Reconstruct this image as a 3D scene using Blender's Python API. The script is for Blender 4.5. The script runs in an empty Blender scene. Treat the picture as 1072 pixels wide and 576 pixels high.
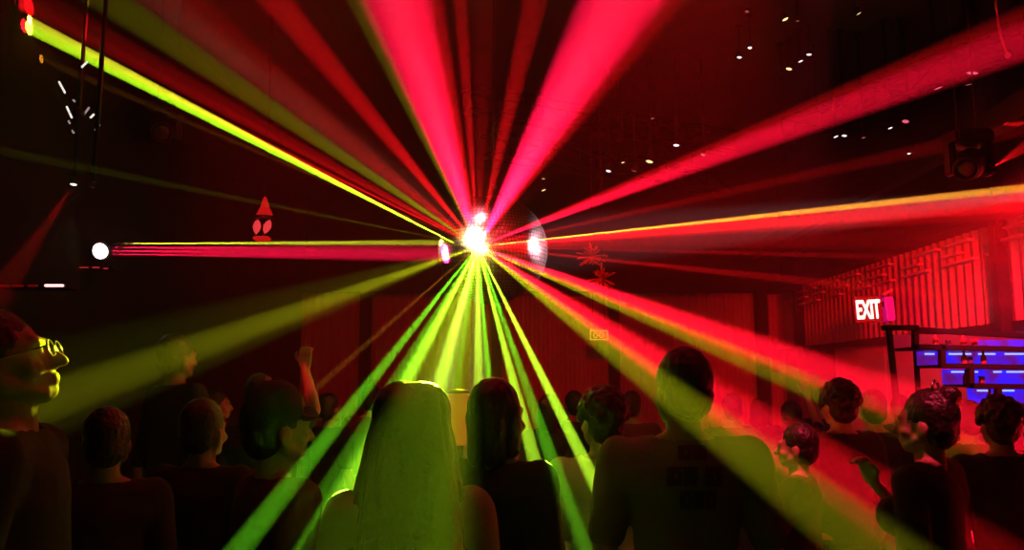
import bpy, bmesh, math, random
from mathutils import Vector, Matrix, noise
random.seed(7)
S = bpy.context.scene
COL = S.collection
PI = math.pi
R = math.radians

# ------------------------------------------------------------------ camera
F = 850.0
cam = bpy.data.cameras.new('camera'); cam_o = bpy.data.objects.new('camera', cam); COL.objects.link(cam_o)
cam_o.location = (0, 0, 1.7); cam_o.rotation_euler = (R(97.5), 0, 0)
cam.sensor_width = 36; cam.lens = F / 1072 * 36; cam.clip_start = .05
S.camera = cam_o
TH = R(7.5)
def P(x, y, d):
    """the point of the room seen at pixel x, y and lying d metres into the room"""
    X = (x - 536) / F; Y = (288 - y) / F
    v = Vector((X, math.cos(TH) - Y * math.sin(TH), math.sin(TH) + Y * math.cos(TH)))
    return Vector((0, 0, 1.7)) + v * (d / v.y)

# ------------------------------------------------------------------ materials
MATS = {}
def mat(name, col, rough=.6, metal=0., emit=None, estr=0., bump=0., bscale=40., var=0.):
    if name in MATS: return MATS[name]
    m = bpy.data.materials.new(name); m.use_nodes = True; nt = m.node_tree; N = nt.nodes; L = nt.links
    b = N['Principled BSDF']
    b.inputs['Base Color'].default_value = (*col, 1); b.inputs['Roughness'].default_value = rough; b.inputs['Metallic'].default_value = metal
    if emit:
        b.inputs['Emission Color'].default_value = (*emit, 1); b.inputs['Emission Strength'].default_value = estr
    if var or bump:
        tc = N.new('ShaderNodeTexCoord'); nz = N.new('ShaderNodeTexNoise'); nz.inputs['Scale'].default_value = bscale
        L.new(tc.outputs['Object'], nz.inputs['Vector'])
        if var:
            r = N.new('ShaderNodeMix'); r.data_type = 'RGBA'
            r.inputs[6].default_value = (*[c * (1 - var) for c in col], 1); r.inputs[7].default_value = (*[min(1, c * (1 + var)) for c in col], 1)
            L.new(nz.outputs['Fac'], r.inputs[0]); L.new(r.outputs[2], b.inputs['Base Color'])
        if bump:
            bp = N.new('ShaderNodeBump'); bp.inputs['Strength'].default_value = bump; bp.inputs['Distance'].default_value = .01
            L.new(nz.outputs['Fac'], bp.inputs['Height']); L.new(bp.outputs[0], b.inputs['Normal'])
    MATS[name] = m
    return m
BLACK = mat('black_metal', (.012, .012, .013), .45, .3)
MATTE = mat('black_paint', (.01, .01, .01), .85, var=.3, bscale=6)
PIPE = mat('pipe_metal', (.03, .03, .033), .35, 1.)
SKIN = mat('skin', (.45, .26, .18), .5, bump=.15, bscale=90)
CHROME = mat('chrome', (.8, .8, .82), .15, 1.)
def lensmat(name, col, s): return mat(name, (.05, .05, .05), .3, 0, col, s)

# ------------------------------------------------------------------ mesh helpers
def link(name, me, m=None, parent=None, smooth=False):
    o = bpy.data.objects.new(name, me); COL.objects.link(o)
    if m is not None and not me.materials: me.materials.append(m)
    if smooth:
        for p in me.polygons: p.use_smooth = True
    if parent: o.parent = parent
    return o
def obj(name, bm, m=None, parent=None, smooth=False):
    bmesh.ops.recalc_face_normals(bm, faces=bm.faces)
    me = bpy.data.meshes.new(name); bm.to_mesh(me); bm.free()
    return link(name, me, m, parent, smooth)
def tag(o, label=None, cat=None, group=None, kind=None):
    if label: o['label'] = label
    if cat: o['category'] = cat
    if group: o['group'] = group
    if kind: o['kind'] = kind
    return o
def thing(name, label, cat, loc, rot=(0, 0, 0), group=None):
    o = bpy.data.objects.new(name, None); COL.objects.link(o); o.location = loc; o.rotation_euler = rot
    o.empty_display_size = .1
    return tag(o, label, cat, group)
def BM(): return bmesh.new()
def box(bm, a, b, M=None, bev=0.):
    r = bmesh.ops.create_cube(bm, size=1); vs = r['verts']
    for v in vs:
        v.co = Vector([(a[i] + b[i]) / 2 + v.co[i] * (b[i] - a[i]) for i in range(3)])
    if bev:
        es = list({e for v in vs for e in v.link_edges})
        r2 = bmesh.ops.bevel(bm, geom=es, offset=bev, segments=2, affect='EDGES')
        vs = list({v for f in r2['faces'] for v in f.verts} | {v for v in vs if v.is_valid})
    if M is not None:
        for v in vs:
            if v.is_valid: v.co = M @ v.co
    return bm
def frame_of(d):
    d = d.normalized(); up = Vector((0, 0, 1)) if abs(d.z) < .95 else Vector((0, 1, 0))
    s = d.cross(up).normalized(); return s, s.cross(d).normalized()
def tube(bm, a, b, r, r2=None, n=16, caps=True):
    a = Vector(a); b = Vector(b); r2 = r if r2 is None else r2
    s, u = frame_of(b - a)
    A = [bm.verts.new(a + (s * math.cos(2 * PI * i / n) + u * math.sin(2 * PI * i / n)) * r) for i in range(n)]
    B = [bm.verts.new(b + (s * math.cos(2 * PI * i / n) + u * math.sin(2 * PI * i / n)) * r2) for i in range(n)]
    for i in range(n): bm.faces.new((A[i], A[(i + 1) % n], B[(i + 1) % n], B[i]))
    if caps: bm.faces.new(A[::-1]); bm.faces.new(B)
    return bm
def lathe(bm, prof, n=24, M=None):
    """profile of (radius, z) turned about z"""
    rings = []
    for r, z in prof:
        if r < 1e-5:
            rings.append([bm.verts.new((0, 0, z))])
        else:
            rings.append([bm.verts.new((r * math.cos(2 * PI * i / n), r * math.sin(2 * PI * i / n), z)) for i in range(n)])
    for A, B in zip(rings, rings[1:]):
        for i in range(n):
            j = (i + 1) % n
            if len(A) == 1 and len(B) == 1: continue
            if len(A) == 1: bm.faces.new((A[0], B[i], B[j]))
            elif len(B) == 1: bm.faces.new((A[i], B[0], A[j]))
            else: bm.faces.new((A[i], B[i], B[j], A[j]))
    if M is not None:
        for rr in rings:
            for v in rr: v.co = M @ v.co
    return bm
def capsule(bm, a, b, ra, rb, n=14, flat=1., side=None):
    """tapered capsule, its section flattened by «flat» across «side»"""
    a = Vector(a); b = Vector(b); d = (b - a)
    if d.length < 1e-5: d = Vector((0, 0, 1e-4)); b = a + d
    dn = d.normalized()
    if side is not None:
        s = Vector(side); s = (s - dn * s.dot(dn)).normalized(); u = dn.cross(s)
    else: s, u = frame_of(d)
    rings = []; st = []
    k = 4
    for i in range(k + 1):
        t = PI / 2 * (1 - i / k); st.append((a - dn * ra * math.sin(t), ra * math.cos(t)))
    for i in range(k + 1):
        t = PI / 2 * i / k; st.append((b + dn * rb * math.sin(t), rb * math.cos(t)))
    for c, r in st:
        if r < 1e-6: rings.append([bm.verts.new(c)])
        else: rings.append([bm.verts.new(c + s * math.cos(2 * PI * i / n) * r + u * math.sin(2 * PI * i / n) * r * flat) for i in range(n)])
    for A, B in zip(rings, rings[1:]):
        for i in range(n):
            j = (i + 1) % n
            if len(A) == 1 and len(B) == 1: continue
            if len(A) == 1: bm.faces.new((A[0], B[i], B[j]))
            elif len(B) == 1: bm.faces.new((A[i], B[0], A[j]))
            else: bm.faces.new((A[i], B[i], B[j], A[j]))
def ellipsoid(bm, c, r, M=None, seg=18):
    rr = bmesh.ops.create_uvsphere(bm, u_segments=seg, v_segments=seg // 2 + 2, radius=1)
    for v in rr['verts']:
        co = Vector((v.co.x * r[0], v.co.y * r[1], v.co.z * r[2]))
        v.co = (M @ co if M is not None else co) + Vector(c)
CACHE = {}
def cached(key, make):
    if key not in CACHE: CACHE[key] = make()
    return CACHE[key]
def remesh(bm, vox, smooth=2, nz=None):
    """unite the overlapping solids of bm into one closed skin"""
    bmesh.ops.recalc_face_normals(bm, faces=bm.faces)
    me = bpy.data.meshes.new('tmp'); bm.to_mesh(me); bm.free()
    o = bpy.data.objects.new('tmp', me); COL.objects.link(o)
    m = o.modifiers.new('r', 'REMESH'); m.mode = 'VOXEL'; m.voxel_size = vox; m.adaptivity = 0
    if smooth:
        s = o.modifiers.new('s', 'SMOOTH'); s.factor = .5; s.iterations = smooth
    dg = bpy.context.evaluated_depsgraph_get(); dg.update()
    out = bpy.data.meshes.new_from_object(o.evaluated_get(dg))
    bpy.data.objects.remove(o); bpy.data.meshes.remove(me)
    if nz:
        amp, sc = nz
        for v in out.vertices:
            q = Vector((v.co.x * sc[0], v.co.y * sc[1], v.co.z * sc[2]))
            v.co += v.normal * amp * noise.noise(q)
    for p in out.polygons: p.use_smooth = True
    out.materials.clear()
    return out

# ------------------------------------------------------------------ people
SH = 1.0
def hand(bm, wrist, dirv, palmn, side, curl=.5, spread=.1):
    """palm, four unequal bent fingers and a thumb; dirv along the hand, palmn where the palm looks, side +1/-1 = where the thumb is"""
    d = Vector(dirv).normalized(); n = Vector(palmn); n = (n - d * n.dot(d)).normalized(); s = d.cross(n) * side
    w = Vector(wrist)
    for q in (-.026, -.009, .009, .026):
        capsule(bm, w + s * q * .7 + d * .012, w + s * q + d * .082, .016, .0125)
    for q, ln in ((.029, .072), (.0105, .080), (-.0095, .074), (-.028, .058)):
        p = w + s * q + d * .085; dd = (d + s * q * spread * 20).normalized(); rr = .0095
        a = 0
        for k, fr in enumerate((.45, .32, .23)):
            a += curl * (.55, .75, .5)[k]
            e = p + (dd * math.cos(a) + n * math.sin(a)) * ln * fr
            capsule(bm, p, e, rr, rr * .92, n=10); p = e; rr *= .92
    t0 = w + s * .022 + d * .03; t1 = t0 + (s * .8 + d * .65 + n * .25).normalized() * .042
    t2 = t1 + (d * .9 + s * .25 + n * .45 * (curl + .3)).normalized() * .032; t3 = t2 + (d * .9 + n * .7 * (curl + .3)).normalized() * .024
    capsule(bm, t0, t1, .0145, .012, n=10); capsule(bm, t1, t2, .0115, .0105, n=10); capsule(bm, t2, t3, .0105, .009, n=10)

HAIRDARK = mat('dark_hair', (.02, .013, .009), .42, bump=.6, bscale=60)
HAIRBROWN = mat('brown_hair', (.10, .05, .022), .42, bump=.6, bscale=60)
def person(label, head_px, d, yaw=0, hair='short', shirt=None, sleeve='short', pose='idle', pitch=0, hyaw=0, female=False,
           hairm=None, vox=.009, group=None, lean=0, trousers=None, extra=None, broad=1.):
    """head_px = where the middle of the head is seen; yaw 0 looks away from the camera, + turns to the left"""
    hc = P(*head_px, d)
    k = (hc.z + .0) / 1.635
    root = thing('person', label, 'person', (hc.x, hc.y, 0), (0, 0, R(yaw)), group)
    root.scale = (k, k, k)
    sw = (.158 if female else .178) * broad; hw = .1
    HR = Matrix.Translation((0, -.005, 1.52)) @ Matrix.Rotation(R(hyaw), 4, 'Z') @ Matrix.Rotation(R(pitch), 4, 'X') @ Matrix.Translation((0, .005, -1.52))
    def h(p): return HR @ Vector(p)
    HM = HR.to_3x3()
    arms = {}
    for s in (-1, 1):
        sh = Vector((s * sw, 0, 1.425))
        el = Vector((s * (sw + .05), -.02, 1.13)); wr = Vector((s * (sw + .055), .1, .90)); hd = Vector((0, .35, -1)); pn = Vector((-s, 0, 0)); curl = .45
        if pose in ('up_right', 'up_both') and (s == 1 or pose == 'up_both'):
            el = Vector((s * (sw + .09), .12, 1.56)); wr = Vector((s * (sw + .02), .16, 1.80)); hd = Vector((0, .1, 1)); pn = Vector((0, 1, 0)); curl = .9
        if pose == 'up_left' and s == -1:
            el = Vector((s * (sw + .09), .12, 1.56)); wr = Vector((s * (sw + .02), .16, 1.80)); hd = Vector((0, .1, 1)); pn = Vector((0, 1, 0)); curl = .9
        if pose == 'hold' and s == 1 or pose == 'hold_both':
            el = Vector((s * (sw + .03), .10, 1.17)); wr = Vector((s * .10, .27, 1.38)); hd = Vector((-s * .3, .2, 1)); pn = Vector((-s, .2, 0)); curl = 1.1
        if pose == 'fold':
            el = Vector((s * (sw + .06), .06, 1.15)); wr = Vector((s * .03, .22, 1.15)); hd = Vector((-s, 0, .1)); pn = Vector((0, -1, 0)); curl = .4
        arms[s] = (sh, el, wr, hd, pn, curl)
    tz = Vector((0, 0, 0))
    def torso(bm, g, neck=True):
        sd = (1, 0, 0)
        capsule(bm, (0, 0, .93), (0, .0, 1.02), (.155 if female else .145) + g, .14 + g, n=20, flat=.72, side=sd)
        capsule(bm, (0, 0, 1.02), (0, .005, 1.2), (.125 if female else .14) + g, .15 * (.92 if female else 1) + g, n=20, flat=.72, side=sd)
        capsule(bm, (0, .005, 1.2), (0, -.005, 1.33), .15 * (.92 if female else 1) + g, .155 * (.9 if female else 1) * (broad + 1) / 2 + g, n=20, flat=.70, side=sd)
        for s in (-1, 1):
            capsule(bm, (s * .05, -.008, 1.42), (s * (sw - .01), -.004, 1.415), .068 + g, .056 + g)           # trapezius and shoulder cap
            capsule(bm, (s * .07, -.02, 1.36), (s * (sw - .03), -.01, 1.37), .075 + g, .062 + g)              # shoulder blades
            capsule(bm, (s * .02, -.012, 1.475), (s * .11, -.008, 1.43), .045 + g * .6, .045 + g * .6)        # slope to the neck
            if female: ellipsoid(bm, (s * .075, .10, 1.285), (.062 + g, .055 + g, .062 + g))
    key = (pose, pitch, hyaw, female, broad, vox)
    def make_body():
     b = BM(); torso(b, 0)
     capsule(b, (0, -.012, 1.44), h((0, -.005, 1.56)), .058, .052, n=16)
     # head
     ellipsoid(b, h((0, -.012, 1.648)), (.076, .096, .104), HM)
     ellipsoid(b, h((0, .03, 1.612)), (.064, .066, .092), HM)
     ellipsoid(b, h((0, .058, 1.548)), (.034, .033, .026), HM)
     capsule(b, h((-.052, .01, 1.575)), h((-.022, .062, 1.545)), .026, .020); capsule(b, h((.052, .01, 1.575)), h((.022, .062, 1.545)), .026, .020)
     capsule(b, h((0, .090, 1.640)), h((0, .114, 1.600)), .009, .0135); ellipsoid(b, h((0, .098, 1.598)), (.018, .014, .009), HM)
     capsule(b, h((-.034, .080, 1.655)), h((.034, .080, 1.655)), .014, .014)
     ellipsoid(b, h((0, .087, 1.573)), (.024, .014, .0065), HM); ellipsoid(b, h((0, .085, 1.562)), (.022, .014, .007), HM)
     for s in (-1, 1):
         ellipsoid(b, h((s * .031, .079, 1.632)), (.014, .012, .011), HM)
         ellipsoid(b, h((s * .044, .060, 1.600)), (.024, .026, .022), HM)
         ellipsoid(b, h((s * .079, -.006, 1.612)), (.009, .019, .031), HM @ Matrix.Rotation(s * .3, 3, 'Z'))
     for s in (-1, 1):
         sh, el, wr, hd, pn, curl = arms[s]
         g = .85 if female else 1
         capsule(b, sh, (sh + el) / 2, .055 * g, .050 * g); capsule(b, (sh + el) / 2, el, .050 * g, .039 * g)
         m1 = el.lerp(wr, .35); capsule(b, el, m1, .039 * g, .042 * g); capsule(b, m1, wr, .042 * g, .027 * g, flat=.85)
         hand(b, wr, hd, pn, s if hd.z > 0 else -s, curl)
         hip = Vector((s * .088, 0, .92)); kn = Vector((s * .105, .015, .50)); an = Vector((s * .115, -.02, .085))
         capsule(b, hip, kn, .088, .055, n=18); m2 = kn.lerp(an, .3) + Vector((0, -.012, 0)); capsule(b, kn, m2, .054, .058); capsule(b, m2, an, .057, .036)
         capsule(b, an + Vector((0, -.015, -.03)), an + Vector((0, .16, -.055)), .038, .028, flat=1.)
     return remesh(b, vox, 2)
    link('body', cached(('body',) + key, make_body), SKIN, root, True)
    # hair
    hm = hairm or HAIRDARK
    if hair != 'bald':
       def make_hair():
        b = BM()
        ellipsoid(b, h((0, -.024, 1.668)), (.084, .099, .101), HM, 24)
        ellipsoid(b, h((0, -.045, 1.62)), (.078, .072, .085), HM, 20)
        amp = (.004, (80, 80, 30))
        if hair == 'long':
            for s in (-1, 0, 1):
                capsule(b, h((s * .045, -.045, 1.65)), Vector((s * .075, -.085, 1.36)), .058, .062)
                capsule(b, Vector((s * .075, -.085, 1.38)), Vector((s * .088, -.115, 1.16)), .062, .040)
                if s: capsule(b, h((s * .058, -.01, 1.66)), Vector((s * .128, -.03, 1.30)), .048, .056); ellipsoid(b, h((s * .03, -.02, 1.685)), (.075, .09, .085))
            amp = (.006, (70, 70, 5))
        if hair == 'bob':
            for s in (-1, 1):
                capsule(b, h((s * .06, -.01, 1.66)), h((s * .068, -.015, 1.53)), .035, .032)
                capsule(b, h((s * .03, -.06, 1.63)), h((s * .035, -.06, 1.50)), .052, .038)
            amp = (.006, (60, 60, 7))
        if hair == 'curly':
            for i in range(46):
                a = i * 2.399; z = 1 - i / 45 * 1.15; rr = math.sqrt(max(0, 1 - z * z))
                if rr * math.sin(a) > .55 and z < .45: continue
                ellipsoid(b, h((.088 * rr * math.cos(a), -.02 + .095 * rr * math.sin(a), 1.66 + .1 * z)), (.026,) * 3, None, 10)
        if hair == 'bun':
            ellipsoid(b, h((0, -.09, 1.74)), (.042, .042, .04), HM)
        return remesh(b, .007 if vox < .01 else .010, 2, amp)
       me = cached(('hair', hair, pitch, hyaw, vox >= .01), make_hair)
       link('hair', me if not me.materials or me.materials[0] == hm else me.copy(), hm, root, True)
    if hair == 'short_cap' or extra == 'cap':
        cm = mat('cap_cloth', (.03, .03, .035), .8, bump=.3, bscale=120)
        b = BM(); prof = [(0, .118), (.035, .115), (.066, .098), (.086, .066), (.094, .03), (.095, 0), (.091, 0), (.089, .03), (0, .10)]
        lathe(b, prof, 28, HR @ Matrix.Translation((0, -.018, 1.668)) @ Matrix.Rotation(R(0), 4, 'X'))
        cp = obj('cap', b, cm, root, True)
        b = BM(); top = []; bot = []
        for i in range(13):
            a = R(-62 + i * 124 / 12) + PI / 2
            top.append((math.cos(a), math.sin(a)))
        def pt(c, rad, z): return HR @ Vector((c[0] * .086 * (1 if rad == 0 else .95), -.018 + c[1] * .092 + rad * (.075 * max(0, (c[1] - .2)) + .01), 1.668 + z))
        A = [b.verts.new(pt(c, 0, .012)) for c in top]; B = [b.verts.new(pt(c, 1, -.006)) for c in top]
        A2 = [b.verts.new(pt(c, 0, .006)) for c in top]; B2 = [b.verts.new(pt(c, 1, -.012)) for c in top]
        for i in range(12):
            b.faces.new((A[i], A[i + 1], B[i + 1], B[i])); b.faces.new((A2[i], B2[i], B2[i + 1], A2[i + 1])); b.faces.new((B[i], B[i + 1], B2[i + 1], B2[i])); b.faces.new((A[i], A2[i], A2[i + 1], A[i + 1]))
        for i in (0, 12): b.faces.new((A[i], B[i], B2[i], A2[i]))
        obj('brim', b, cm, cp, True)
        b = BM(); ellipsoid(b, h((0, -.018, 1.787)), (.008, .008, .005)); obj('button', b, cm, cp, True)
    if extra == 'glasses':
        b = BM()
        for s in (-1, 1):
            for i in range(20):
                a0, a1 = 2 * PI * i / 20, 2 * PI * (i + 1) / 20
                capsule(b, h((s * .034 + .026 * math.cos(a0), .107, 1.632 + .019 * math.sin(a0))), h((s * .034 + .026 * math.cos(a1), .107, 1.632 + .019 * math.sin(a1))), .0022, .0022, n=6)
            capsule(b, h((s * .059, .105, 1.637)), h((s * .084, -.005, 1.635)), .0022, .0022, n=6)
        capsule(b, h((-.009, .109, 1.637)), h((.009, .109, 1.637)), .0022, .0022, n=6)
        obj('glasses', b, CHROME, root, True)
    # clothes
    sm = shirt or mat('black_cotton', (.014, .014, .016), .9, bump=.5, bscale=25)
    def make_shirt():
     b = BM(); torso(b, .013)
     for s in (-1, 1):
         sh, el, wr, hd, pn, curl = arms[s]
         if sleeve == 'none': continue
         e = sh.lerp(el, .75) if sleeve == 'short' else el
         capsule(b, sh, e, .068, .060 if sleeve == 'short' else .053)
         if sleeve == 'long': capsule(b, el, el.lerp(wr, .93), .053, .040)
     me = remesh(b, .010, 2, (.008, (9, 9, 6)))
     # open the neckline: drop what lies inside the collar ring
     bb = BM(); bb.from_mesh(me)
     bmesh.ops.delete(bb, geom=[v for v in bb.verts if (v.co.z > 1.487 and v.co.xy.length < .095) or v.co.z < .86], context='VERTS')
     bb.to_mesh(me); bb.free()
     return me
    me = cached(('shirt', pose, sleeve, female, broad), make_shirt).copy()
    so = link('shirt', me, sm, root, True)
    def make_trousers():
     b = BM()
     capsule(b, (0, 0, .90), (0, 0, 1.0), .158, .150, n=20, flat=.74, side=(1, 0, 0))
     for s in (-1, 1):
         hip = Vector((s * .088, 0, .90)); kn = Vector((s * .105, .01, .50)); an = Vector((s * .115, -.02, .10))
         capsule(b, hip, kn, .098, .072, n=18); capsule(b, kn, an, .072, .058)
     return remesh(b, .012, 2, (.006, (8, 8, 5)))
    link('trousers', cached('trousers', make_trousers), trousers or mat('dark_denim', (.02, .025, .04), .9, bump=.4, bscale=60), root, True)
    for s in (-1, 1):
        def make_shoe():
            b = BM(); capsule(b, (s * .115, -.045, .045), (s * .118, .15, .038), .046, .038, flat=.9)
            box(b, (s * .116 - .04, -.085, 0), (s * .116 + .04, .18, .025), bev=.01)
            return remesh(b, .008, 1)
        link('shoe', cached(('shoe', s), make_shoe), mat('shoe_leather', (.015, .015, .015), .5), root, True)
    return root, so

# ------------------------------------------------------------------ room shell
def wall_mat(name, col, rough=.7, sc=3., var=.25):
    return mat(name, col, rough, var=var, bscale=sc, bump=.15)
XL, XR, YB, ZC = -3.1, 4.0, 12.0, 4.9
b = BM(); box(b, (XL - .2, -2.2, -.12), (XR + .2, YB + .2, 0)); tag(obj('floor', b, wall_mat('floor_paint', (.03, .03, .03), .35)), 'dark painted dance floor under the crowd', kind='structure')
b = BM(); box(b, (XL - .2, -2.2, ZC), (XR + .2, YB + .2, ZC + .12)); tag(obj('ceiling', b, wall_mat('ceiling_paint', (.06, .055, .055), .8)), 'dark club ceiling above the trusses', kind='structure')
b = BM(); box(b, (XL - .2, -2.2, 0), (XL, YB + .2, ZC)); tag(obj('wall_left', b, mat('wall_black_cloth', (.004, .004, .004), 1., bump=.3, bscale=60)), 'black left wall beyond the crowd', kind='structure')
def corrugated(bm, p0, p1, z0, z1, nrm, pitch=.13, dep=.035):
    p0 = Vector(p0); p1 = Vector(p1); L = (p1 - p0).length; n = int(L / pitch * 6); nrm = Vector(nrm)
    prev = None
    for i in range(n + 1):
        q = p0.lerp(p1, i / n); t = (i % 6) / 6
        w = (0, 0, .5, 1, 1, .5)[i % 6]
        a = bm.verts.new((*(q + nrm * w * dep), z0)); c = bm.verts.new((*(q + nrm * w * dep), z1))
        if prev: bm.faces.new((prev[0], a, c, prev[1]))
        prev = (a, c)
CORR = wall_mat('corrugated_sheet', (.34, .30, .30), .5, 2.)
b = BM(); box(b, (XL, YB, 0), (XR, YB + .2, ZC)); tag(obj('wall_back', b, MATTE), 'dark back wall above the ribbed sheets', kind='structure')
b = BM(); corrugated(b, (XL, YB - .04), (XR, YB - .04), 0, 3.1, (0, -1))
tag(obj('trim_7', b, CORR), 'ribbed sheets along the back wall behind the crowd', kind='structure')
b = BM(); box(b, (XR, -2.2, 0), (XR + .2, YB + .2, ZC)); tag(obj('wall_right', b, MATTE), 'dark right wall above the ribbed sheets', kind='structure')
b = BM(); corrugated(b, (XR - .04, 3.5), (XR - .04, YB - .05), 2.17, 3.0, (-1, 0))
tag(obj('trim_8', b, CORR), 'ribbed sheets on the right wall washed in red light', kind='structure')
PANEL = wall_mat('smooth_panel', (.55, .50, .50), .55, 1.5, .12)
b = BM()
for y0, y1 in ((3.5, 5.2), (5.215, 6.9), (6.915, 8.6), (8.615, 9.95)): box(b, (XR - .06, y0, 0), (XR - .003, y1, 2.1), bev=.004)
tag(obj('trim_1', b, PANEL), 'smooth pale panels along the foot of the right wall', kind='structure')
b = BM(); box(b, (XR - .1, 3.5, 2.1), (XR - .003, YB - .05, 2.17)); tag(obj('trim_2', b, MATTE), 'dark rail between panels and ribbed sheet', kind='structure')
b = BM(); box(b, (XR - .3, 3.5, 2.98), (XR, YB - .05, 3.10)); box(b, (XR - .62, 3.5, 3.45), (XR - .5, YB - .05, 3.62))
tag(obj('trim_3', b, MATTE), 'dark beam running along the top of the right wall', kind='structure')
# slatted screen hanging under the beam
b = BM()
y = 3.6
random.seed(3)
for zz in (2.72, 2.80, 2.89):
    y = 4.2
    while y < YB - .6:
        l = random.uniform(.12, .5); box(b, (XR - .14, y, zz), (XR - .08, y + l, zz + .022), bev=.004); y += l + random.uniform(.08, .5)
tag(obj('trim_4', b, PANEL), 'short pale slats below the right beam', kind='structure')
b = BM()
for yy, w in ((6.33, .10), (10.9, .12)): box(b, (XR - .18, yy, 0), (XR - .18 + w, yy + w, ZC), bev=.008)
tag(obj('trim_5', b, MATTE), 'dark square posts along the right wall', kind='structure')
b = BM()
for xx in (-2.2, -.3, 1.4, 3.55): box(b, (xx, YB - .3, 0), (xx + .15, YB - .12, 3.1), bev=.008)
box(b, (XL, YB - .32, 3.0), (XR, YB - .08, 3.16), bev=.01)
tag(obj('trim_6', b, MATTE), 'dark posts and header along the back wall', kind='structure')

# haze filling the room (its box lies outside the walls)
b = BM(); box(b, (XL - .6, -2.6, -.5), (XR + .6, YB + .6, ZC + .5))
hz = obj('haze', b); tag(hz, 'thin theatrical haze filling the whole dance hall', 'haze', kind='stuff')
m = bpy.data.materials.new('haze'); m.use_nodes = True; nt = m.node_tree; nt.nodes.clear()
v = nt.nodes.new('ShaderNodeVolumeScatter'); SIG = .036
v.inputs['Density'].default_value = SIG; v.inputs['Anisotropy'].default_value = 0.
o_ = nt.nodes.new('ShaderNodeOutputMaterial'); nt.links.new(v.outputs[0], o_.inputs['Volume']); hz.data.materials.append(m)

# ------------------------------------------------------------------ lights and beams
def spot(loc, to, deg, W, col, blend=.5, soft=0.):
    L = bpy.data.lights.new('spot_light', 'SPOT'); o = bpy.data.objects.new('spot_light', L); COL.objects.link(o)
    o.location = loc; o.rotation_euler = (Vector(to) - Vector(loc)).to_track_quat('-Z', 'Y').to_euler()
    L.spot_size = R(deg); L.spot_blend = blend; L.shadow_soft_size = soft; L.color = col; L.energy = W
    return o
BC = P(516, 262, 5.9); BR = .402
O = P(500, 258, 5.9 - BR - .05)
RED = (1, .004, .05); DRD = (1, .004, .008); YG = (.5, 1, .025); GR = (.2, 1, .015); OL = (.85, .9, .01); ORG = (1, .33, .02); YL = (1, .9, .03); LG = (.38, 1, .01)
K = 4.4e-4 * SIG / .05
# x, y, depth and width (pixels) of a point along the beam, its colour, how bright it is there, edge softness
BEAMS = [
 (415, 0, 3.9, 86, RED, 1.3, .55), (440, 0, 4.6, 60, DRD, .5, .5), (482, 0, 5.0, 20, DRD, .26, .6), (508, 0, 5.0, 34, DRD, .05, .6),
 (560, 0, 4.9, 34, DRD, .26, .6), (648, 0, 3.9, 96, RED, 1.5, .5), (690, 0, 4.5, 60, DRD, .35, .8),
 (860, 118, 4.6, 42, DRD, .45, .6), (800, 145, 4.8, 26, RED, .6, .6),
 (1072, 197, 5.2, 9, ORG, .95, .3), (1072, 211, 5.0, 26, DRD, .95, .4), (1072, 222, 5.0, 20, DRD, .3, .5), (1000, 245, 5.4, 46, DRD, .13, .7), (900, 300, 5.4, 12, DRD, .18, .5), (900, 268, 5.4, 8, DRD, .16, .5), (860, 180, 5.4, 14, DRD, .10, .5),
 (850, 385, 4.6, 42, DRD, .95, .5), (740, 345, 4.8, 24, RED, .75, .5), (780, 376, 4.6, 24, OL, .20, .5),
 (745, 415, 4.4, 48, DRD, .75, .5), (660, 362, 4.8, 26, RED, .6, .5), (800, 487, 1.8, 60, OL, .10, .7),
 (625, 510, 2.7, 9, YG, .32, .4), (605, 560, 2.3, 22, GR, .17, .5), (580, 560, 2.6, 22, YG, .42, .4),
 (501, 390, 4.4, 12, YG, .7, .4), (511, 390, 4.4, 8, GR, .6, .4), (462, 396, 4.95, 17, YG, 1.1, .35), (478, 400, 4.8, 10, GR, .2, .5),
 (300, 512, 2.2, 17, GR, .14, .5), (330, 570, 1.9, 38, GR, .25, .5), (431, 390, 4.95, 17, YG, .85, .4), (414, 395, 4.7, 10, GR, .25, .5),
 (130, 400, 4.3, 60, OL, .022, .6), (300, 330, 4.9, 24, OL, .13, .5), (350, 390, 5.0, 8, ORG, .07, .5),
 (36, 10, 4.95, 20, DRD, .07, .5), (200, 112, 5.1, 9, DRD, .40, .5), (230, 108, 5.1, 22, DRD, .14, .6),
 (268, 103, 5.1, 24, OL, .085, .5), (268, 70, 4.9, 44, DRD, .16, .6), (289, 0, 4.8, 40, DRD, .32, .6), (374, 0, 4.6, 26, OL, .055, .5),
 (250, 208, 4.3, 6, OL, .018, .5), (300, 172, 5.3, 4, ORG, .05, .5),
 (470, 20, 4.8, 200, DRD, .05, .9), (600, 60, 5.0, 260, DRD, .028, .9), (250, 60, 5, 240, DRD, .02, .9), (820, 235, 5.2, 180, DRD, .045, .9),  # broad cones added for a dim red glow in the haze
 (470, 540, 3.6, 230, (.8, .5, .01), .03, .9), (425, 540, 1.35, 165, (.5, .95, .01), .10, .9),  # broad cones added to tint the lower haze olive and green
 (535, 197, 5.1, 13, (1, .4, .4), .13, .8), (474, 180, 5.1, 13, (1, .4, .4), .11, .8), (484, 320, 4.9, 14, (.9, 1, .35), .2, .8), (500, 315, 5.0, 10, (.9, 1, .35), .12, .8),  # thin pale cones added to whiten the core at the ball
]
for x, y, d, w, c, s, bl in BEAMS:
    e = P(x, y, d); r = (e - O).length; th = w / F * d / r
    spot(O, e, math.degrees(2 * math.atan(th / 2)), 1.5 * s * r / th / K, c, bl)
def beam_from(o_, x, y, d, w, c, s, bl):
    e = P(x, y, d); o_ = Vector(o_); r = (e - o_).length; th = w / F * d / r
    spot(o_, e, math.degrees(2 * math.atan(th / 2)), s * r / th / K, c, bl)
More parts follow.
